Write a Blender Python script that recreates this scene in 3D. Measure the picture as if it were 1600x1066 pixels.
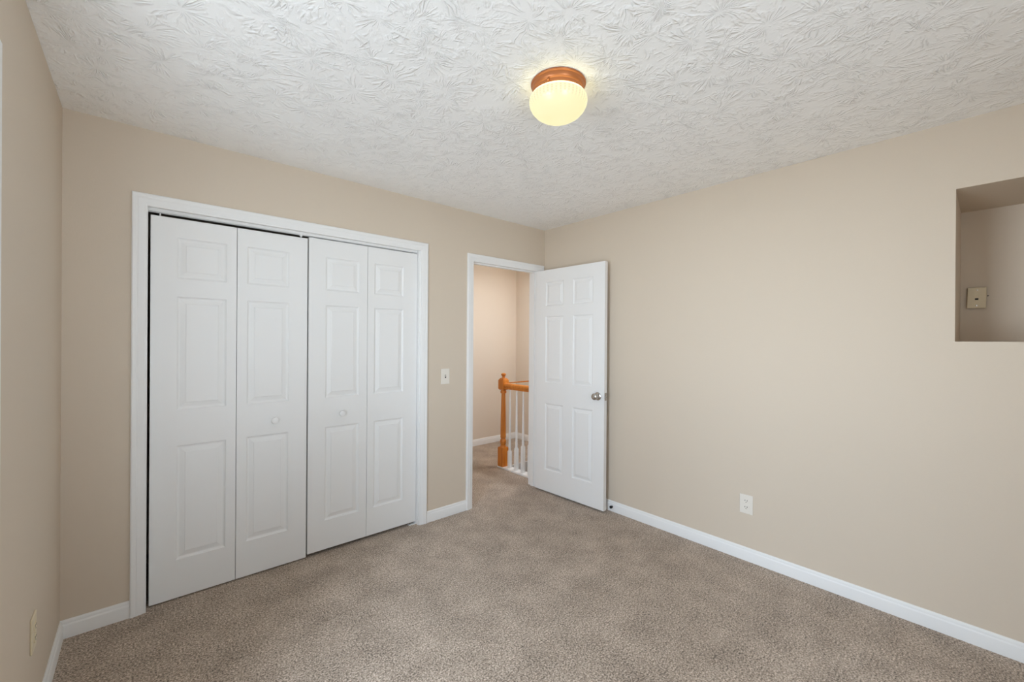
import bpy, bmesh, math, random
from mathutils import Matrix, Vector

for o in list(bpy.data.objects):
    bpy.data.objects.remove(o, do_unlink=True)
S = bpy.context.scene
COL = S.collection
PI = math.pi

# ------------------------------------------------------------------ camera
F_PX, YAW, PITCH, ROLL = 655.5, 0.72276, -0.00149, 0.00688
CAM = Vector((-2.8882, -2.8110, 1.3871))
fwd = Vector((math.sin(YAW) * math.cos(PITCH), math.cos(YAW) * math.cos(PITCH), math.sin(PITCH)))
r0 = Vector((math.cos(YAW), -math.sin(YAW), 0))
u0 = r0.cross(fwd)
rgt = r0 * math.cos(ROLL) + u0 * math.sin(ROLL)
up = -r0 * math.sin(ROLL) + u0 * math.cos(ROLL)
cd = bpy.data.cameras.new('camera')
cd.sensor_width = 36.0
cd.lens = F_PX / 1600 * 36
cd.clip_start = 0.02
cam = bpy.data.objects.new('camera', cd)
COL.objects.link(cam)
cam.matrix_world = Matrix(((rgt.x, up.x, -fwd.x, CAM.x), (rgt.y, up.y, -fwd.y, CAM.y),
                           (rgt.z, up.z, -fwd.z, CAM.z), (0, 0, 0, 1)))
S.camera = cam

# ------------------------------------------------------------------ view, world, lights
S.view_settings.view_transform = 'Standard'
S.view_settings.look = 'None'
S.view_settings.gamma = 1
S.view_settings.use_curve_mapping = False
S.view_settings.exposure = 0.10
S.cycles.max_bounces = 16
S.cycles.diffuse_bounces = 12
S.cycles.transparent_max_bounces = 12
S.cycles.caustics_reflective = False
S.cycles.caustics_refractive = False

W = bpy.data.worlds.new('daylight')
S.world = W
W.use_nodes = True
nt = W.node_tree
nt.nodes.clear()
out = nt.nodes.new('ShaderNodeOutputWorld')
bg = nt.nodes.new('ShaderNodeBackground')
tc = nt.nodes.new('ShaderNodeTexCoord')
sx = nt.nodes.new('ShaderNodeSeparateXYZ')


def sky_ramp(stops):
    """radiance against the height of the direction (z from -1 to 1)"""
    n = nt.nodes.new('ShaderNodeValToRGB')
    e = n.color_ramp.elements
    while len(e) < len(stops):
        e.new(0.5)
    for i, (z, k, c) in enumerate(stops):
        e[i].position = (z + 1) / 2
        e[i].color = (k * c[0], k * c[1], k * c[2], 1)
    m = nt.nodes.new('ShaderNodeMath')
    m.operation = 'MULTIPLY_ADD'
    m.inputs[1].default_value = 0.5
    m.inputs[2].default_value = 0.5
    nt.links.new(sx.outputs[2], m.inputs[0])
    nt.links.new(m.outputs[0], n.inputs[0])
    return n.outputs[0]


GROUND, SKYC = (0.89, 1.0, 1.10), (0.84, 1.0, 1.18)
# sky radiance tuned by side: brighter outside the left window, dimmer behind the camera
west = sky_ramp([(-0.45, 0.24, GROUND), (-0.12, 0.86, GROUND), (0.1, 0.60, SKYC), (0.5, 0.74, SKYC)])
south = sky_ramp([(-0.4, 0.36, GROUND), (-0.1, 0.51, GROUND), (0.1, 0.28, SKYC), (0.4, 0.05, SKYC)])
az = nt.nodes.new('ShaderNodeMath')
az.operation = 'SUBTRACT'
nt.links.new(sx.outputs[1], az.inputs[0])
nt.links.new(sx.outputs[0], az.inputs[1])
am = nt.nodes.new('ShaderNodeMapRange')
am.interpolation_type = 'SMOOTHSTEP'
am.inputs[1].default_value = -0.2
am.inputs[2].default_value = 0.2
nt.links.new(az.outputs[0], am.inputs[0])
mx_ = nt.nodes.new('ShaderNodeMix')
mx_.data_type = 'RGBA'
nt.links.new(am.outputs[0], mx_.inputs[0])
nt.links.new(south, mx_.inputs[6])
nt.links.new(west, mx_.inputs[7])
nt.links.new(mx_.outputs[2], bg.inputs[0])
nt.links.new(tc.outputs['Generated'], sx.inputs[0])
bg.inputs[1].default_value = 20.0
nt.links.new(bg.outputs[0], out.inputs[0])

# room dimensions (metres); back right corner of the room is the origin
WX, FY, H = -3.166, -3.62, 2.44
WIN1 = dict(y0=-2.215, y1=-1.268, z0=0.50, z1=2.045)       # window in the left wall
FILL_WIN = dict(x0=-2.9, x1=-1.95, z0=0.55, z1=2.09)        # unseen window added in the front wall for fill light


def portal(name, loc, rot, sx_, sy_):
    l = bpy.data.lights.new(name, 'AREA')
    l.shape = 'RECTANGLE'
    l.size, l.size_y = sx_, sy_
    l.cycles.is_portal = True
    o = bpy.data.objects.new(name, l)
    COL.objects.link(o)
    o.location = loc
    o.rotation_euler = rot


portal('window_portal', (WX - 0.13, (WIN1['y0'] + WIN1['y1']) / 2, (WIN1['z0'] + WIN1['z1']) / 2),
       (PI / 2, 0, -PI / 2), WIN1['y1'] - WIN1['y0'], WIN1['z1'] - WIN1['z0'])
portal('window_portal', ((FILL_WIN['x0'] + FILL_WIN['x1']) / 2, FY - 0.13, (FILL_WIN['z0'] + FILL_WIN['z1']) / 2),
       (PI / 2, 0, 0), FILL_WIN['x1'] - FILL_WIN['x0'], FILL_WIN['z1'] - FILL_WIN['z0'])


# the upstairs hall has its own ceiling lamp, over the railing
hl = bpy.data.lights.new('hall_lamp', 'AREA')
hl.shape = 'DISK'
hl.size = 0.36
hl.energy = 20
hl.color = (0.88, 0.93, 1.0)
ho = bpy.data.objects.new('hall_lamp', hl)
COL.objects.link(ho)
ho.location = (0.45, 0.32, 2.40)


# ------------------------------------------------------------------ materials
def srgb(r, g, b):
    f = lambda c: (c / 255 / 12.92) if c / 255 <= 0.04045 else ((c / 255 + 0.055) / 1.055) ** 2.4
    return (f(r), f(g), f(b), 1)


def mat(name, color, rough=0.6, metal=0.0, spec=0.5):
    m = bpy.data.materials.new(name)
    m.use_nodes = True
    b = m.node_tree.nodes['Principled BSDF']
    b.inputs['Base Color'].default_value = color
    b.inputs['Roughness'].default_value = rough
    b.inputs['Metallic'].default_value = metal
    b.inputs['Specular IOR Level'].default_value = spec
    return m


class N:
    """tiny node-graph helper"""
    def __init__(self, m):
        self.t = m.node_tree
        self.b = self.t.nodes['Principled BSDF']

    def new(self, kind, **kw):
        n = self.t.nodes.new(kind)
        for k, v in kw.items():
            setattr(n, k, v)
        return n

    def link(self, a, b):
        self.t.links.new(a, b)

    def noise(self, vec, scale, detail=2, rough=0.5):
        n = self.new('ShaderNodeTexNoise')
        n.inputs['Scale'].default_value = scale
        n.inputs['Detail'].default_value = detail
        n.inputs['Roughness'].default_value = rough
        self.link(vec, n.inputs['Vector'])
        return n.outputs[0]

    def math(self, op, a, b=None):
        n = self.new('ShaderNodeMath', operation=op)
        for i, v in enumerate((a, b)):
            if v is None:
                continue
            if isinstance(v, (int, float)):
                n.inputs[i].default_value = v
            else:
                self.link(v, n.inputs[i])
        return n.outputs[0]

    def vmath(self, op, a, b=None, scale=None):
        n = self.new('ShaderNodeVectorMath', operation=op)
        self.link(a, n.inputs[0])
        if b is not None:
            if hasattr(b, 'links'):
                self.link(b, n.inputs[1])
            else:
                n.inputs[1].default_value = b
        if scale is not None:
            n.inputs['Scale'].default_value = scale
        return n

    def bump(self, height, dist, strength=1.0):
        n = self.new('ShaderNodeBump')
        n.inputs['Strength'].default_value = strength
        n.inputs['Distance'].default_value = dist
        self.link(height, n.inputs['Height'])
        self.link(n.outputs[0], self.b.inputs['Normal'])

    def obj(self):
        return self.new('ShaderNodeTexCoord').outputs['Object']

    def ramp(self, fac, stops):
        n = self.new('ShaderNodeValToRGB')
        e = n.color_ramp.elements
        while len(e) < len(stops):
            e.new(0.5)
        for i, (p, c) in enumerate(stops):
            e[i].position = p
            e[i].color = c
        self.link(fac, n.inputs[0])
        return n.outputs[0]


def paint(name, color, rough=0.7):
    m = mat(name, color, rough, spec=0.25)
    n = N(m)
    h = n.noise(n.obj(), 160, 3)
    n.bump(h, 0.0006, 0.5)
    return m


M_WALL = paint('wall_paint', srgb(209, 196, 179))
M_HALL = paint('hall_paint', srgb(222, 211, 197))
M_TRIM = mat('trim_paint', srgb(233, 233, 232), 0.42, spec=0.35)
M_DOOR = mat('door_paint', srgb(233, 233, 232), 0.5, spec=0.3)
M_DARK = mat('dark_gap', srgb(22, 20, 18), 0.7)
M_PLATE = mat('plate_plastic', srgb(228, 222, 212), 0.35)
M_IVORY = mat('ivory_plastic', srgb(218, 205, 176), 0.4)
M_NICKEL = mat('brushed_nickel', (0.52, 0.50, 0.47, 1), 0.22, 1.0)
M_BRONZE = mat('copper_pan', srgb(178, 112, 68), 0.38, 0.55)
M_RUBBER = mat('black_rubber', srgb(18, 18, 18), 0.6)
M_VINYL = mat('window_vinyl', srgb(236, 236, 234), 0.4)


def make_ceiling_mat():
    """white ceiling stamped with a crow's-foot brush: rays of paste around scattered centres"""
    m = mat('stomped_ceiling', srgb(246, 246, 245), 0.8, spec=0.15)
    n = N(m)
    o = n.obj()
    warp = n.new('ShaderNodeTexNoise')
    warp.inputs['Scale'].default_value = 9
    warp.inputs['Detail'].default_value = 2
    n.link(o, warp.inputs['Vector'])
    wv = n.vmath('SUBTRACT', warp.outputs['Color'], (0.5, 0.5, 0.5)).outputs[0]
    ws = n.vmath('SCALE', wv, scale=0.05).outputs[0]
    p = n.vmath('ADD', o, ws).outputs[0]
    heights = []
    for k, (sc, off) in enumerate(((4.6, (0, 0, 0)), (5.3, (3.3, 1.7, 0)))):
        pk = n.vmath('ADD', p, off).outputs[0]
        v = n.new('ShaderNodeTexVoronoi', voronoi_dimensions='2D', feature='F1')
        v.inputs['Scale'].default_value = sc
        v.inputs['Randomness'].default_value = 0.85
        n.link(pk, v.inputs['Vector'])
        d = n.vmath('SUBTRACT', pk, v.outputs['Position']).outputs[0]
        s = n.new('ShaderNodeSeparateXYZ')
        n.link(d, s.inputs[0])
        ang = n.math('ARCTAN2', s.outputs[1], s.outputs[0])
        rad = n.math('SQRT', n.math('ADD', n.math('MULTIPLY', s.outputs[0], s.outputs[0]),
                                    n.math('MULTIPLY', s.outputs[1], s.outputs[1])))
        cs = n.new('ShaderNodeSeparateColor')
        n.link(v.outputs['Color'], cs.inputs[0])
        cmb = n.new('ShaderNodeCombineXYZ')
        n.link(n.math('MULTIPLY', n.math('COSINE', ang), 3.4), cmb.inputs[0])
        n.link(n.math('MULTIPLY', n.math('SINE', ang), 3.4), cmb.inputs[1])
        n.link(n.math('ADD', n.math('MULTIPLY', rad, 7), n.math('MULTIPLY', cs.outputs[0], 40)), cmb.inputs[2])
        streak = n.noise(cmb.outputs[0], 1.0, 1.5, 0.5)
        ridge = n.math('ABSOLUTE', n.math('SUBTRACT', streak, 0.5))
        ridge = n.math('SUBTRACT', 1.0, n.math('MINIMUM', n.math('MULTIPLY', ridge, 10), 1.0))
        mrn = n.new('ShaderNodeMapRange', interpolation_type='SMOOTHSTEP')
        n.link(rad, mrn.inputs[0])
        mrn.inputs[1].default_value = 0.004
        mrn.inputs[2].default_value = 0.022
        fall = n.new('ShaderNodeMapRange', interpolation_type='SMOOTHSTEP')
        n.link(rad, fall.inputs[0])
        fall.inputs[1].default_value = 0.15
        fall.inputs[2].default_value = 0.10
        heights.append(n.math('MULTIPLY', ridge, n.math('MULTIPLY', mrn.outputs[0], fall.outputs[0])))
    h = n.math('MAXIMUM', heights[0], heights[1])
    br = n.noise(o, 16, 3, 0.6)
    h = n.math('MULTIPLY', h, n.math('MULTIPLY', n.math('MAXIMUM', n.math('SUBTRACT', br, 0.40), 0.0), 6.0))
    h = n.math('ADD', h, n.math('MULTIPLY', n.noise(o, 130, 2), 0.06))
    n.bump(h, 0.0066, 0.55)
    return m


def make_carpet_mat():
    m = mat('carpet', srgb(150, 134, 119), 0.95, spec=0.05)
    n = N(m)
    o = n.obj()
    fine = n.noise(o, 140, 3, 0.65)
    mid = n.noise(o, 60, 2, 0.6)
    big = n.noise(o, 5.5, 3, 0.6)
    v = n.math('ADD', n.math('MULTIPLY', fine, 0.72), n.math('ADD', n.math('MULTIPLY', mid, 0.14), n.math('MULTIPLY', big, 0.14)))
    c = n.ramp(v, [(0.37, srgb(66, 53, 42)), (0.455, srgb(138, 121, 104)), (0.53, srgb(178, 160, 142)), (0.63, srgb(224, 207, 190))])  # dark stops put tuft shadows into the colour, over the nap's mottling
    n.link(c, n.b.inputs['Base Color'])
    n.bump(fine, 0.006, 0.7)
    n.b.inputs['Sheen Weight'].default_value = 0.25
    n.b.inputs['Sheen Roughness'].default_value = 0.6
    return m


def make_wood_mat():
    m = mat('honey_oak', srgb(205, 125, 45), 0.32, spec=0.5)
    n = N(m)
    mp = n.new('ShaderNodeMapping')
    mp.inputs['Scale'].default_value = (40, 40, 3)
    n.link(n.obj(), mp.inputs[0])
    g = n.noise(mp.outputs[0], 1.5, 3, 0.6)
    n.link(n.ramp(g, [(0.3, srgb(188, 104, 30)), (0.7, srgb(214, 138, 56))]), n.b.inputs['Base Color'])
    return m


def make_glass_mat():
    m = bpy.data.materials.new('window_glass')
    m.use_nodes = True
    t = m.node_tree
    t.nodes.clear()
    o = t.nodes.new('ShaderNodeOutputMaterial')
    mx = t.nodes.new('ShaderNodeMixShader')
    a = t.nodes.new('ShaderNodeBsdfTransparent')
    b = t.nodes.new('ShaderNodeBsdfGlossy')
    b.inputs['Roughness'].default_value = 0.02
    mx.inputs[0].default_value = 0.06
    t.links.new(a.outputs[0], mx.inputs[1])
    t.links.new(b.outputs[0], mx.inputs[2])
    t.links.new(mx.outputs[0], o.inputs[0])
    return m


def make_globe_mat():
    """lit ribbed glass shade"""
    m = mat('lit_glass', srgb(255, 246, 214), 0.25)
    n = N(m)
    o = n.obj()
    s = n.new('ShaderNodeSeparateXYZ')
    n.link(o, s.inputs[0])
    ang = n.math('ARCTAN2', s.outputs[1], s.outputs[0])
    rib = n.math('SINE', n.math('MULTIPLY', ang, 44))
    rib2 = n.math('SINE', n.math('MULTIPLY', s.outputs[2], 700))
    pat = n.math('MULTIPLY', rib, n.math('ADD', n.math('MULTIPLY', rib2, 0.4), 0.6))
    band = n.new('ShaderNodeMapRange', interpolation_type='SMOOTHSTEP')
    n.link(s.outputs[2], band.inputs[0])
    band.inputs[1].default_value = -0.108
    band.inputs[2].default_value = -0.085
    f = n.math('MULTIPLY', pat, band.outputs[0])
    k = n.math('ADD', n.math('MULTIPLY', f, 0.22), 0.96)
    n.b.inputs['Emission Color'].default_value = (1.0, 0.90, 0.47, 1)
    # the bulb sits close to the neck: the shoulder of the glass glows hardest
    neck = n.new('ShaderNodeMapRange', interpolation_type='SMOOTHSTEP')
    n.link(s.outputs[2], neck.inputs[0])
    neck.inputs[1].default_value = -0.066
    neck.inputs[2].default_value = -0.052
    n.link(n.math('ADD', n.math('MULTIPLY', k, 0.80), n.math('MULTIPLY', neck.outputs[0], 2.4)), n.b.inputs['Emission Strength'])
    n.b.inputs['Base Color'].default_value = (0.25, 0.23, 0.2, 1)
    n.bump(f, 0.001, 0.4)
    return m


M_CEIL = make_ceiling_mat()
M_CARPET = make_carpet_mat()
M_OAK = make_wood_mat()
M_GLASS = make_glass_mat()
M_GLOBE = make_globe_mat()


# ------------------------------------------------------------------ mesh helpers
class MB:
    def __init__(self):
        self.v, self.f = [], []

    def add(self, verts, faces, mx=None):
        b = len(self.v)
        for p in verts:
            p = Vector(p)
            self.v.append(tuple(mx @ p) if mx else tuple(p))
        self.f += [tuple(b + i for i in f) for f in faces]
        return self

    def box(self, x0, x1, y0, y1, z0, z1, mx=None):
        return self.add([(x0, y0, z0), (x1, y0, z0), (x1, y1, z0), (x0, y1, z0),
                         (x0, y0, z1), (x1, y0, z1), (x1, y1, z1), (x0, y1, z1)],
                        [(0, 3, 2, 1), (4, 5, 6, 7), (0, 1, 5, 4), (1, 2, 6, 5), (2, 3, 7, 6), (3, 0, 4, 7)], mx)

    def lathe(self, prof, seg=32, mx=None):
        """prof = [(radius, z)], turned about z; radius 0 closes to a point"""
        vs, fs, rings = [], [], []
        for r, z in prof:
            if r < 1e-6:
                rings.append([len(vs)])
                vs.append((0, 0, z))
            else:
                rings.append(list(range(len(vs), len(vs) + seg)))
                vs += [(r * math.cos(2 * PI * i / seg), r * math.sin(2 * PI * i / seg), z) for i in range(seg)]
        for a, b in zip(rings, rings[1:]):
            for i in range(seg):
                j = (i + 1) % seg
                if len(a) == 1 and len(b) == 1:
                    continue
                if len(a) == 1:
                    fs.append((a[0], b[i], b[j]))
                elif len(b) == 1:
                    fs.append((a[i], a[j], b[0]))
                else:
                    fs.append((a[i], a[j], b[j], b[i]))
        if len(rings[0]) > 1:
            fs.append(tuple(rings[0]))
        if len(rings[-1]) > 1:
            fs.append(tuple(rings[-1]))
        return self.add(vs, fs, mx)

    def square_turn(self, prof, mx=None):
        """like lathe, with square section; prof = [(half width, z)]"""
        vs, fs = [], []
        for r, z in prof:
            vs += [(-r, -r, z), (r, -r, z), (r, r, z), (-r, r, z)]
        for k in range(len(prof) - 1):
            for i in range(4):
                j = (i + 1) % 4
                fs.append((4 * k + i, 4 * k + j, 4 * k + 4 + j, 4 * k + 4 + i))
        n = 4 * (len(prof) - 1)
        fs += [(3, 2, 1, 0), (n, n + 1, n + 2, n + 3)]
        return self.add(vs, fs, mx)

    def sweep(self, rings, closed_ends=True):
        """rings: lists of equal length point loops"""
        n = len(rings[0])
        vs = [p for r in rings for p in r]
        fs = []
        for k in range(len(rings) - 1):
            for i in range(n):
                j = (i + 1) % n
                fs.append((k * n + i, k * n + j, (k + 1) * n + j, (k + 1) * n + i))
        if closed_ends:
            fs.append(tuple(range(n))[::-1])
            fs.append(tuple((len(rings) - 1) * n + i for i in range(n)))
        return self.add(vs, fs)

    def build(self, name, material, parent=None, smooth=None, bevel=None, loc=None):
        me = bpy.data.meshes.new(name)
        bm = bmesh.new()
        vv = [bm.verts.new(p) for p in self.v]
        for f in self.f:
            try:
                bm.faces.new([vv[i] for i in f])
            except ValueError:
                pass
        bmesh.ops.remove_doubles(bm, verts=bm.verts, dist=1e-5)
        bmesh.ops.recalc_face_normals(bm, faces=bm.faces)
        if smooth:
            for f in bm.faces:
                f.smooth = True
            for e in bm.edges:
                if len(e.link_faces) == 2 and e.calc_face_angle(0) > math.radians(smooth):
                    e.smooth = False
        bm.to_mesh(me)
        bm.free()
        me.materials.append(material)
        o = bpy.data.objects.new(name, me)
        COL.objects.link(o)
        if parent:
            o.parent = parent
        if loc:
            o.location = loc
        if bevel:
            b = o.modifiers.new('bevel', 'BEVEL')
            b.width = bevel
            b.segments = 3
            b.limit_method = 'ANGLE'
        return o


def slab(axis, d0, d1, u0_, u1_, v0, v1, holes=()):
    """a slab normal to axis between d0 and d1, spanning u and v, with rectangular through holes"""
    us = sorted({u0_, u1_, *[h[0] for h in holes], *[h[1] for h in holes]})
    vs = sorted({v0, v1, *[h[2] for h in holes], *[h[3] for h in holes]})
    P = {'x': lambda d, u, v: (d, u, v), 'y': lambda d, u, v: (u, d, v), 'z': lambda d, u, v: (u, v, d)}[axis]
    solid = {}
    for i in range(len(us) - 1):
        for j in range(len(vs) - 1):
            cu, cv = (us[i] + us[i + 1]) / 2, (vs[j] + vs[j + 1]) / 2
            solid[i, j] = not any(h[0] < cu < h[1] and h[2] < cv < h[3] for h in holes)
    m = MB()
    for (i, j), s in solid.items():
        if not s:
            continue
        a, b, c, d = us[i], us[i + 1], vs[j], vs[j + 1]
        for dd in (d0, d1):
            m.add([P(dd, a, c), P(dd, b, c), P(dd, b, d), P(dd, a, d)], [(0, 1, 2, 3)])
        for (di, dj, e0, e1) in ((-1, 0, (a, c), (a, d)), (1, 0, (b, c), (b, d)), (0, -1, (a, c), (b, c)), (0, 1, (a, d), (b, d))):
            if not solid.get((i + di, j + dj), False):
                m.add([P(d0, *e0), P(d0, *e1), P(d1, *e1), P(d1, *e0)], [(0, 1, 2, 3)])
    return m


def tag(o, label=None, cat=None, kind=None, group=None):
    for k, v in (('label', label), ('category', cat), ('kind', kind), ('group', group)):
        if v:
            o[k] = v
    return o


def empty(name, loc=(0, 0, 0), rz=0):
    o = bpy.data.objects.new(name, None)
    COL.objects.link(o)
    o.location = loc
    o.rotation_euler = (0, 0, rz)
    o.empty_display_size = 0.05
    return o


def struct(o, label, cat):
    return tag(o, label, cat, 'structure')


# ------------------------------------------------------------------ room shell
BT = 0.115                                             # thickness of the back partition
CJ = dict(x0=-2.873, x1=-1.335, z=2.056)               # closet opening between jambs
DJ = dict(x0=-0.846, x1=-0.085, z=2.040)               # doorway between jambs
JT = 0.019
HX, HY = 1.107, 1.632                                  # hall right and far walls
WELL = (0.13, HX, BT, 0.678)                           # stairwell in the hall floor

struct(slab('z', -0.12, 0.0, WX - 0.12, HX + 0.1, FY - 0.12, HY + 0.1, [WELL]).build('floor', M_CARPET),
       'brown mottled carpet with painted tuft shadows, running from the bedroom into the hall', 'floor')
struct(slab('z', H, H + 0.1, WX - 0.12, HX + 0.1, FY - 0.12, HY + 0.1).build('ceiling', M_CEIL),
       'white ceiling with a stamped brush texture', 'ceiling')
struct(slab('y', 0, BT, WX, HX, 0, H, [
    (CJ['x0'] - JT, CJ['x1'] + JT, -1, CJ['z'] + JT), (DJ['x0'] - JT, DJ['x1'] + JT, -1, DJ['z'] + JT)]).build('wall_back', M_WALL),
    'beige wall holding the white closet doors and the open doorway', 'wall')
struct(slab('x', WX - 0.12, WX, FY, 0.85, 0, H, [(WIN1['y0'], WIN1['y1'], WIN1['z0'], WIN1['z1'])]).build('wall_left', M_WALL),
       'beige wall at the left edge, seen at a steep angle', 'wall')
struct(slab('y', FY - 0.12, FY, WX, 0, 0, H, [(FILL_WIN['x0'], FILL_WIN['x1'], FILL_WIN['z0'], FILL_WIN['z1'])]).build('wall_front', M_WALL),
       'beige wall behind the camera with an added fill window', 'wall')
# right wall with the recessed niche
NI = dict(y0=-3.30, y1=-2.708, z0=1.396, z1=2.118, d=0.55)
mw = slab('x', 0, NI['d'], FY, 0, 0, H, [(NI['y0'], NI['y1'], NI['z0'], NI['z1'])])
mw.box(NI['d'], NI['d'] + 0.1, FY, 0, 0, H)
struct(mw.build('wall_right', M_WALL), 'long plain beige wall with a square recess at its right end', 'wall')
# closet and hall
struct(slab('y', 0.75, 0.85, WX, -1.0, 0, H).build('wall_closet_back', M_WALL), 'back wall inside the closet', 'wall')
struct(slab('x', -1.1, -1.0, BT, 0.75, 0, H).build('wall_closet_right', M_WALL), 'end wall inside the closet', 'wall')
struct(slab('x', -1.1, -1.0, 0.85, HY, 0, H).build('wall_hall_left', M_HALL), 'left end wall of the hall', 'wall')
struct(slab('y', HY, HY + 0.1, -1.1, HX + 0.1, 0, H).build('wall_hall_far', M_HALL),
       'warm cream hall wall seen through the open doorway', 'wall')
struct(slab('x', HX, HX + 0.1, BT, HY, 0, H).build('wall_hall_right', M_HALL),
       'cream hall wall behind the white balusters', 'wall')
# stairwell lining below the hall floor
x0, x1, y0, y1 = WELL
m = MB()
m.box(x0 - 0.0, x1, y1, y1 + 0.02, -1.2, -0.121).box(x0 - 0.02, x0, y0, y1 + 0.02, -1.2, -0.121)
m.box(x1, x1 + 0.02, y0, y1 + 0.02, -1.2, -0.121).box(x0 - 0.02, x1 + 0.02, y0 - 0.02, y0, -1.2, -0.121)
m.box(x0 - 0.02, x1 + 0.02, y0 - 0.02, y1 + 0.02, -1.25, -1.2)
struct(m.build('trim_7', M_TRIM), 'white lining of the stairwell below the hall floor', 'trim')
m = MB().box(x0, x1, y1 - 0.012, y1, -0.30, 0.004)
struct(m.build('trim_8', M_TRIM), 'white board along the far edge of the stairwell behind the balusters', 'trim')

# ------------------------------------------------------------------ trim: casings, jambs, baseboards
CASE = [(0, 0), (0, .008), (.003, .010), (.009, .010), (.013, .0125), (.026, .0135), (.034, .0165), (.040, .0155),
        (.046, .0185), (.056, .0185), (.061, .0150), (.061, 0)]


def casing(x0, x1, z, y_face, sgn, x1_max=None):
    """three-sided mitred casing round an opening; sgn -1 stands off towards -y"""
    m = MB()
    rings = [[], [], [], []]
    for u, v in CASE:
        y = y_face + sgn * v
        xr = x1 + u if x1_max is None else min(x1 + u, x1_max)
        rings[0].append((x0 - u, y, 0))
        rings[1].append((x0 - u, y, z + u))
        rings[2].append((xr, y, z + u))
        rings[3].append((xr, y, 0))
    return m.sweep(rings)


def jamb(x0, x1, z, stop=None):
    m = MB()
    m.box(x0 - JT, x0, 0, BT, 0, z + JT).box(x1, x1 + JT, 0, BT, 0, z + JT).box(x0, x1, 0, BT, z, z + JT)
    if stop:
        a, b = stop
        m.box(x0, x0 + .011, a, b, 0, z).box(x1 - .011, x1, a, b, 0, z).box(x0 + .011, x1 - .011, a, b, z - .011, z)
    return m


struct(casing(CJ['x0'] + .005, CJ['x1'] - .005 + .010, CJ['z'] - .004, 0, -1).build('trim_1', M_TRIM, smooth=30),
       'white moulded casing framing the closet doors', 'trim')
struct(jamb(CJ['x0'], CJ['x1'], CJ['z']).build('trim_2', M_TRIM), 'white jamb lining the closet opening', 'trim')
struct(casing(DJ['x0'] - .005 + .010, DJ['x1'] + .005, DJ['z'] - .004, 0, -1, -0.016).build('trim_3', M_TRIM, smooth=30),
       'white moulded casing framing the open doorway', 'trim')
struct(jamb(DJ['x0'], DJ['x1'], DJ['z'], (.040, .075)).build('trim_4', M_TRIM), 'white jamb and stop lining the doorway', 'trim')
struct(casing(DJ['x0'] - .005, DJ['x1'] + .005, DJ['z'] + .005, BT, 1).build('trim_5', M_TRIM, smooth=30),
       'white casing on the hall side of the doorway', 'trim')
# track of the folding doors under the head of the closet opening
m = MB().box(CJ['x0'] + .004, CJ['x1'] - .002, .032, .036, CJ['z'] - .016, CJ['z']).box(CJ['x0'] + .004, CJ['x1'] - .002, .058, .062, CJ['z'] - .016, CJ['z'])
m.box(CJ['x0'] + .004, CJ['x1'] - .002, .036, .058, CJ['z'] - .004, CJ['z'])
struct(m.build('trim_6', M_TRIM), 'white metal track above the folding closet doors', 'trim')

BASE = [(0, 0), (.0125, 0), (.0125, .058), (.0115, .061), (.0085, .066), (.0080, .074), (.0060, .080), (.0035, .083), (0, .083)]


def baseboard(name, p0, p1, nrm, label, material=None):
    """extrude the skirting profile from p0 to p1 (2D), standing off the wall along nrm"""
    rings = [[(p[0] + nrm[0] * t, p[1] + nrm[1] * t, z) for t, z in BASE] for p in (p0, p1)]
    struct(MB().sweep(rings).build(name, material or M_TRIM, smooth=25), label, 'baseboard')


baseboard('baseboard_back', (WX, 0), (CJ['x0'] + .005 - .0612, 0), (0, -1), 'white baseboard between the left corner and the closet')
baseboard('baseboard_back_right', (CJ['x1'] + .005 + .0612, 0), (DJ['x0'] + .005 - .0612, 0), (0, -1), 'short white baseboard between the closet and the doorway')
baseboard('baseboard_left', (WX, -.0125), (WX, FY), (1, 0), 'white baseboard along the left wall')
baseboard('baseboard_right', (0, 0), (0, FY), (-1, 0), 'long white baseboard along the right wall')
baseboard('baseboard_front', (WX + .0125, FY), (-.0125, FY), (0, 1), 'white baseboard behind the camera')
baseboard('baseboard_hall_far', (-1.0, HY), (HX - .0125, HY), (0, -1), 'white baseboard on the far hall wall')
baseboard('baseboard_hall_right', (HX, HY), (HX, WELL[3] + .01), (-1, 0), 'white baseboard on the hall wall behind the balusters')


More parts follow.
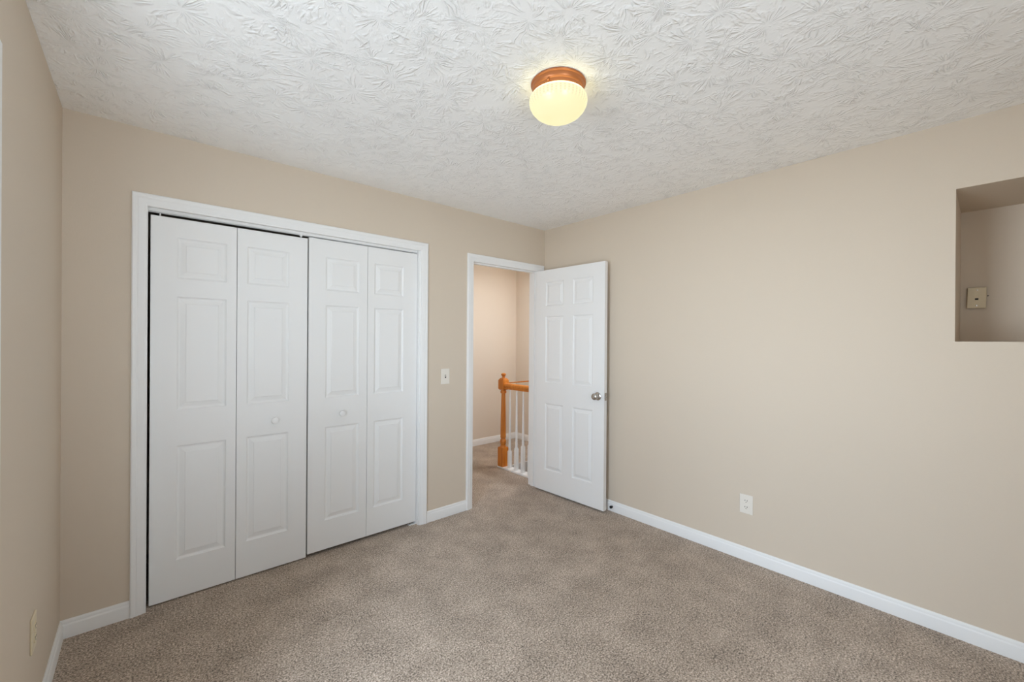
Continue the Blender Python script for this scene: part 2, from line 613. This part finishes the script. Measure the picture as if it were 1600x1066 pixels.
# ------------------------------------------------------------------ windows (one beside the camera, one added behind it for fill)
def window(name, axis, d_in, d_out, a0, a1, z0, z1, label):
    """double-hung vinyl window in a wall opening; d_in is the room face of the wall, d_out the outdoor face"""
    s = 1 if d_in > d_out else -1
    P = (lambda d, a, z: (d, a, z)) if axis == 'x' else (lambda d, a, z: (a, d, z))

    def bx(m, d0, d1, p0, p1, q0, q1):
        lo, hi = P(min(d0, d1), p0, q0), P(max(d0, d1), p1, q1)
        m.box(min(lo[0], hi[0]), max(lo[0], hi[0]), min(lo[1], hi[1]), max(lo[1], hi[1]), q0, q1)
        return m

    def ring(d0, d1, p0, p1, q0, q1, t):
        m = MB()
        bx(m, d0, d1, p0, p0 + t, q0, q1)
        bx(m, d0, d1, p1 - t, p1, q0, q1)
        bx(m, d0, d1, p0 + t, p1 - t, q0, q0 + t)
        bx(m, d0, d1, p0 + t, p1 - t, q1 - t, q1)
        return m
    root = empty(name, P((d_in + d_out) / 2, (a0 + a1) / 2, z0))
    inv = Matrix.Translation(-root.location)

    def put(m, nm, material, par=root):
        o = m.build(nm, material, par)
        if par is root:
            o.matrix_parent_inverse = inv
        return o
    dm = d_out + s * .03
    put(ring(d_out, d_in, a0, a1, z0, z1, .022), 'frame', M_VINYL)
    zm = (z0 + z1) / 2
    for k, (q0, q1, off) in enumerate(((z0 + .022, zm + .02, .03), (zm - .02, z1 - .022, 0))):
        sash = put(ring(dm + s * off, dm + s * (off + .028), a0 + .022, a1 - .022, q0, q1, .04), 'sash', M_VINYL)
        put(bx(MB(), dm + s * (off + .012), dm + s * (off + .016), a0 + .062, a1 - .062, q0 + .04, q1 - .04), 'pane', M_GLASS, sash)
    # casing on the room side
    m = MB()
    c, t = .062, .0175
    bx(m, d_in, d_in + s * t, a0 - c, a0 + .004, z0 - c, z1 + c)
    bx(m, d_in, d_in + s * t, a1 - .004, a1 + c, z0 - c, z1 + c)
    bx(m, d_in, d_in + s * t, a0 + .004, a1 - .004, z1 - .004, z1 + c)
    bx(m, d_in, d_in + s * t, a0 + .004, a1 - .004, z0 - c, z0 + .004)
    put(m, 'casing', M_TRIM)
    return struct(root, label, 'window')


window('window_1', 'x', WX, WX - 0.12, WIN1['y0'], WIN1['y1'], WIN1['z0'], WIN1['z1'],
       'white framed window whose casing edge shows at the far left of the left wall')
window('fill_window', 'y', FY, FY - 0.12, FILL_WIN['x0'], FILL_WIN['x1'], FILL_WIN['z0'], FILL_WIN['z1'], 'unseen white framed window added behind the camera as fill light')


# ------------------------------------------------------------------ panelled doors
def panelled_leaf(w, h, t, panels, both=False, sc=1.0):
    """a moulded door leaf: x 0..w, front face at y=0, back at y=t; panels = [(x0,x1,z0,z1)]"""
    # nested outlines of a raised panel: (inset, depth)
    prof = [(0, 0), (.003, .0045), (.009, .0085), (.013, .0090), (.018, .0078), (.036, .0026), (.0375, .0006), (.040, 0)]
    m = MB()
    for face in ((0, 1) if both else (0,)):
        yy = (lambda d: d) if face == 0 else (lambda d: t - d)
        us = sorted({0, w, *[p[0] for p in panels], *[p[1] for p in panels]})
        vs = sorted({0, h, *[p[2] for p in panels], *[p[3] for p in panels]})
        for i in range(len(us) - 1):
            for j in range(len(vs) - 1):
                cu, cv = (us[i] + us[i + 1]) / 2, (vs[j] + vs[j + 1]) / 2
                if any(p[0] < cu < p[1] and p[2] < cv < p[3] for p in panels):
                    continue
                a, b, c, d = us[i], us[i + 1], vs[j], vs[j + 1]
                m.add([(a, yy(0), c), (b, yy(0), c), (b, yy(0), d), (a, yy(0), d)], [(0, 1, 2, 3)])
        for (a, b, c, d) in panels:
            rings = []
            for ins, dep in prof:
                k = ins * sc
                rings.append([(a + k, yy(dep), c + k), (b - k, yy(dep), c + k), (b - k, yy(dep), d - k), (a + k, yy(dep), d - k)])
            for r, q in zip(rings, rings[1:]):
                for i in range(4):
                    j = (i + 1) % 4
                    m.add([r[i], r[j], q[j], q[i]], [(0, 1, 2, 3)])
            m.add(rings[-1], [(0, 1, 2, 3)])
    if not both:
        m.add([(0, t, 0), (w, t, 0), (w, t, h), (0, t, h)], [(0, 1, 2, 3)])
    m.add([(0, 0, 0), (w, 0, 0), (w, t, 0), (0, t, 0), (0, 0, h), (w, 0, h), (w, t, h), (0, t, h)],
          [(0, 1, 2, 3), (4, 5, 6, 7), (0, 3, 7, 4), (1, 2, 6, 5)])
    return m


ROT_FRONT = Matrix.Rotation(PI / 2, 4, 'X')            # lathe axis z -> -y (towards the room)
KNOB = [(.011, 0), (.0095, .004), (.008, .010), (.010, .016), (.0165, .020), (.0195, .026), (.0185, .031), (.012, .0345), (0, .0355)]


def bifold(name, xa, widths, z_off, h, pans, knob_leaf, knob_x, label, pins):
    root = empty(name, (xa, .030, 0))
    x = 0
    knob_at = None
    for k, w in enumerate(widths):
        leaf = panelled_leaf(w, h, .030, pans[k]).build('leaf', M_DOOR, root, loc=(x, 0, z_off))
        if k == knob_leaf:
            MB().lathe(KNOB, 24, ROT_FRONT).build('knob', M_DOOR, leaf, smooth=40, loc=(knob_x - x - xa, 0, .897 - z_off))
        x += w + .003
    for px, wheel in pins:
        m = MB().lathe([(.0035, 0), (.0035, .024)], 10)
        if wheel:
            m.lathe([(.004, .011), (.011, .015), (.011, .022), (.004, .024)], 16)
        m.build('guide_wheel' if wheel else 'pivot_pin', M_TRIM, root, loc=(px - xa, .015, z_off + h - .001))
    return struct(root, label, 'closet door')


ZP = ((1.703, 1.919), (1.006, 1.607), (0.209, 0.815))


def pans(x0, x1, dz):
    return [(x0, x1, a - dz, b - dz) for a, b in ZP]


LW = .3735
d1 = .008
bifold('door_1', -2.857, (LW, LW), d1, 2.012, [pans(.108, .326, d1), pans(.426 - .3765, .646 - .3765, d1)], 1, -2.289,
       'left pair of white folding closet doors, hung lower, near the left corner', [(-2.82, 0), (-2.142, 1)])
d2 = .022
b0 = -2.098
bifold('door_2', b0, (LW + .005, LW + .005), d2, 2.009, [pans(.103, .322, d2), pans(.4295 - .3815, .650 - .3815, d2)], 0, -1.893,
       'right pair of white folding closet doors, hung higher, next to the light switch wall', [(b0 + .025, 0), (b0 + .735, 0)])

# floor bracket of the right hand folding pair
root = tag(empty('pivot_bracket', (CJ['x1'] - .02, .045, 0)), 'small white metal floor bracket under the right corner of the closet doors', 'bracket')
MB().box(-.035, .015, -.015, .015, 0, .004).box(.015, .0195, -.015, .015, 0, .03).build('plate', M_TRIM, root)
MB().lathe([(.004, .004), (.004, .018)], 12).build('pin', M_NICKEL, root, loc=(-.022, 0, 0))

# entry door, swung a little past square into the room
DW, DH, DT = .755, 2.018, .035
root = empty('door_3', (-0.1215, -0.018, 0.014))
ang = math.atan2(-(0.770 - .018), (-.0965) + .1215)
root.rotation_euler = (0, 0, ang)
# leaf local frame: x along the door from hinge to latch, visible (hall) face at y=0 looking to -y, back at y=+t
def six(w):
    st, mu = .115, .105
    pw = (w - 2 * st - mu) / 2
    o = []
    for a, b in ((1.703, 1.919), (1.006, 1.607), (0.209, 0.815)):
        o += [(st, st + pw, a - .014, b - .014), (st + pw + mu, w - st, a - .014, b - .014)]
    return o
dl = panelled_leaf(DW, DH, DT, six(DW), both=True).build('leaf', M_DOOR, root)
HK = [(.033, 0), (.033, .003), (.030, .006), (.016, .009), (.0125, .014), (.0125, .028), (.017, .032), (.0245, .037),
      (.0275, .045), (.0265, .053), (.0210, .0585), (.009, .061), (0, .0615)]
MB().lathe(HK, 32, ROT_FRONT).build('door_knob', M_NICKEL, dl, smooth=40, loc=(DW - .062, 0, .922))
HK2 = [(r, z * .72) for r, z in HK]
MB().lathe(HK2, 32, Matrix.Rotation(-PI / 2, 4, 'X')).build('door_knob', M_NICKEL, dl, smooth=40, loc=(DW - .062, DT, .922))
m = MB().box(DW, DW + .0015, .005, .030, .892, .952).box(DW + .0015, DW + .011, .011, .024, .912, .932)
m.build('latch', M_NICKEL, dl)
for z in (.20, 1.02, 1.80):
    MB().lathe([(.006, 0), (.006, .09)], 12).build('hinge', M_NICKEL, root, loc=(-.004, DT + .002, z))
struct(root, 'white six panel door standing open against the right wall', 'door')

# ------------------------------------------------------------------ door stop
root = tag(empty('door_stop', (-.0125, -.797, .040)), 'small black tipped door stop on the baseboard behind the open door', 'door stop')
RX = Matrix.Rotation(-PI / 2, 4, 'Y')
MB().lathe([(.010, 0), (.010, .003), (.004, .006), (.004, .012)], 20, RX).build('base', M_NICKEL, root, smooth=40)
MB().lathe([(.009, .012), (.0115, .014), (.0115, .022), (.008, .025), (0, .0255)], 20, RX).build('rubber_tip', M_RUBBER, root, smooth=40)

# ------------------------------------------------------------------ ceiling light
root = tag(empty('ceiling_light', (-1.612, -1.640, H)), 'lit ribbed glass ceiling light on a round copper base', 'ceiling light')
MB().lathe([(.110, 0), (.1125, -.004), (.111, -.008), (.1065, -.010), (.1055, -.022), (.102, -.027), (.098, -.030), (.096, -.043), (.092, -.045), (.02, -.045)], 64
           ).build('base_pan', M_BRONZE, root, smooth=35)
MB().lathe([(.090, -.0445), (.099, -.047), (.110, -.053), (.1165, -.063), (.1185, -.075), (.1165, -.089), (.109, -.104), (.095, -.120), (.076, -.133),
            (.050, -.143), (.025, -.1475), (0, -.149)], 96).build('glass_shade', M_GLOBE, root, smooth=60)
for a in (200, 320, 80):
    mx = Matrix.Rotation(math.radians(a), 4, 'Z') @ Matrix.Translation((.096, 0, -.036)) @ Matrix.Rotation(PI / 2, 4, 'Y')
    MB().lathe([(.002, 0), (.002, .006), (.005, .007), (.005, .012), (0, .013)], 10, mx).build('thumb_screw', M_BRONZE, root, smooth=40)


# ------------------------------------------------------------------ wall plates
def plate_frame(loc, face):
    """local frame: x to the right as seen, z up, -y out of the wall"""
    rz = {'back': 0, 'right': -PI / 2, 'left': PI / 2}[face]
    return loc, rz


def outlet(loc, face, label, pm, w=.078, h=.120):
    l, rz = plate_frame(loc, face)
    root = tag(empty('power_outlet', l, rz), label, 'outlet')
    MB().box(-w / 2, w / 2, -.006, 0, -h / 2, h / 2).build('cover_plate', pm, root, bevel=.0025)
    for zc in (.020, -.020):
        pr = []
        for i in range(24):
            a = 2 * PI * i / 24
            pr.append((.0172 * math.cos(a), max(-.0135, min(.0135, .0172 * math.sin(a)))))
        rc = MB().sweep([[(x, -.006, zc + z) for x, z in pr], [(x, -.0085, zc + z) for x, z in pr]]).build('receptacle', pm, root)
        for sx_ in (-.0063, .0063):
            MB().box(sx_ - .0016, sx_ + .0016, -.0088, -.0084, zc, zc + .008).build('slot', M_DARK, rc)
        MB().lathe([(.0026, 0), (.0026, .0004)], 12, Matrix.Translation((0, -.0084, zc - .0065)) @ ROT_FRONT).build('ground_hole', M_DARK, rc)
    MB().lathe([(.003, 0), (.003, .001), (0, .0014)], 12, Matrix.Translation((0, -.006, 0)) @ ROT_FRONT).build('screw', pm, root)
    return root


outlet((0, -1.802, .356), 'right', 'white power outlet low on the long right wall', M_PLATE)
outlet((WX, -.655, .376), 'left', 'pale power outlet on the left wall, low beside the corner', M_IVORY)

root = tag(empty('light_switch', (-1.1055, 0, 1.102)), 'cream light switch on the wall between closet and doorway', 'light switch')
MB().box(-.038, .038, -.006, 0, -.060, .060).build('cover_plate', M_PLATE, root, bevel=.0025)
MB().box(-.0055, .0055, -.0075, -.0055, -.012, .012).build('toggle_slot', M_DARK, root)
mx = Matrix.Translation((0, -.006, .001)) @ Matrix.Rotation(math.radians(-28), 4, 'X')
MB().box(-.0042, .0042, -.014, .002, -.0045, .0045, mx).build('toggle', M_PLATE, root, bevel=.001)
for z in (.03, -.03):
    MB().lathe([(.003, 0), (.003, .001), (0, .0014)], 12, Matrix.Translation((0, -.006, z)) @ ROT_FRONT).build('screw', M_PLATE, root)

root = tag(empty('wall_jack', (NI['d'], -2.7700, 1.637), -PI / 2), 'tilted ivory jack plate inside the wall recess', 'wall plate')
root.rotation_euler = (0, math.radians(1.6), -PI / 2)
MB().box(-.033, .033, -.014, 0, -.054, .054).build('back_box', M_DARK, root)
MB().box(-.035, .035, -.019, -.014, -.0565, .0565).build('cover_plate', M_IVORY, root, bevel=.002)
MB().box(-.0065, .0065, -.0196, -.0185, -.012, -.002).build('jack', M_DARK, root)
for z in (.042, -.042):
    MB().lathe([(.0035, 0), (.0035, .001), (0, .0015)], 12, Matrix.Translation((0, -.019, z)) @ ROT_FRONT).build('screw', M_NICKEL, root)
MB().lathe([(.003, 0), (.003, .004), (0, .006)], 10, Matrix.Translation((.038, -.012, .010)) @ Matrix.Rotation(PI / 2, 4, 'Y')).build('side_screw', M_DARK, root)

# ------------------------------------------------------------------ stair railing in the hall
NX, NY = .072, .680
root = tag(empty('stair_railing', (NX, NY, 0)), 'oak newel post and handrail with white balusters, seen through the doorway', 'stair railing')
m = MB().box(-.042, .055, -(NY - BT - .001), .052, 0, .018)
tag(m.build('base_plate', M_TRIM, root, bevel=.003), 'white base plate under the balusters')
nm = MB().square_turn([(.041, .018), (.041, .215), (.034, .226)])
nm.lathe([(.033, .226), (.034, .232), (.032, .240), (.026, .246), (.030, .256), (.033, .272), (.034, .288), (.031, .304), (.025, .316), (.024, .322),
          (.030, .327), (.031, .335), (.0295, .345), (.0295, .40), (.028, .52), (.0255, .66), (.0225, .800), (.0225, .808), (.031, .813),
          (.0335, .824), (.031, .836), (.026, .843), (.03, .850)], 32)
nm.square_turn([(.030, .848), (.041, .860), (.041, .952), (.026, .974), (.020, .978)])
nm.lathe([(.020, .976), (.0155, .983), (.0145, .992), (.019, 1.0), (.026, 1.008), (.028, 1.015), (.025, 1.023), (.014, 1.029), (0, 1.030)], 32)
tag(nm.build('newel_post', M_OAK, root, smooth=35), 'turned honey oak newel post')
# bread-loaf handrail from the newel towards the bedroom wall
pr = [(-.020, .862), (-.024, .868), (-.022, .878), (-.030, .886), (-.032, .900), (-.029, .914), (-.018, .923), (0, .926),
      (.018, .923), (.029, .914), (.032, .900), (.030, .886), (.022, .878), (.024, .868), (.020, .862)]
m = MB().sweep([[(x, y, z) for x, z in pr] for y in (-.039, -(NY - BT - .001))])
tag(m.build('handrail', M_OAK, root, smooth=50), 'honey oak handrail')
first = None
for y, hb in ((.575, .205), (.468, .255), (.366, .295), (.264, .325), (.162, .325)):
    m = MB().square_turn([(.0165, .018), (.0165, hb - .01), (.0125, hb)])
    m.lathe([(.0125, hb), (.0155, hb + .008), (.0125, hb + .018), (.0145, hb + .026), (.0135, hb + .06), (.0105, .62), (.0088, .866)], 16)
    tag(m.build('baluster', M_TRIM, root, smooth=40, loc=(.004, y - NY, 0)), 'white turned baluster')

# slim rail behind, from the newel across to the hall wall
m = MB().sweep([[(x, NY + a, z + b) for a, b in ((-.010, -.006), (.010, -.006), (.010, .006), (-.010, .006))]
                for x, z in ((NX + .0415, .919), (HX, .919))])
tag(m.build('wooden_rail', M_OAK), 'thin wooden rail crossing the hall behind the oak handrail', 'rail')
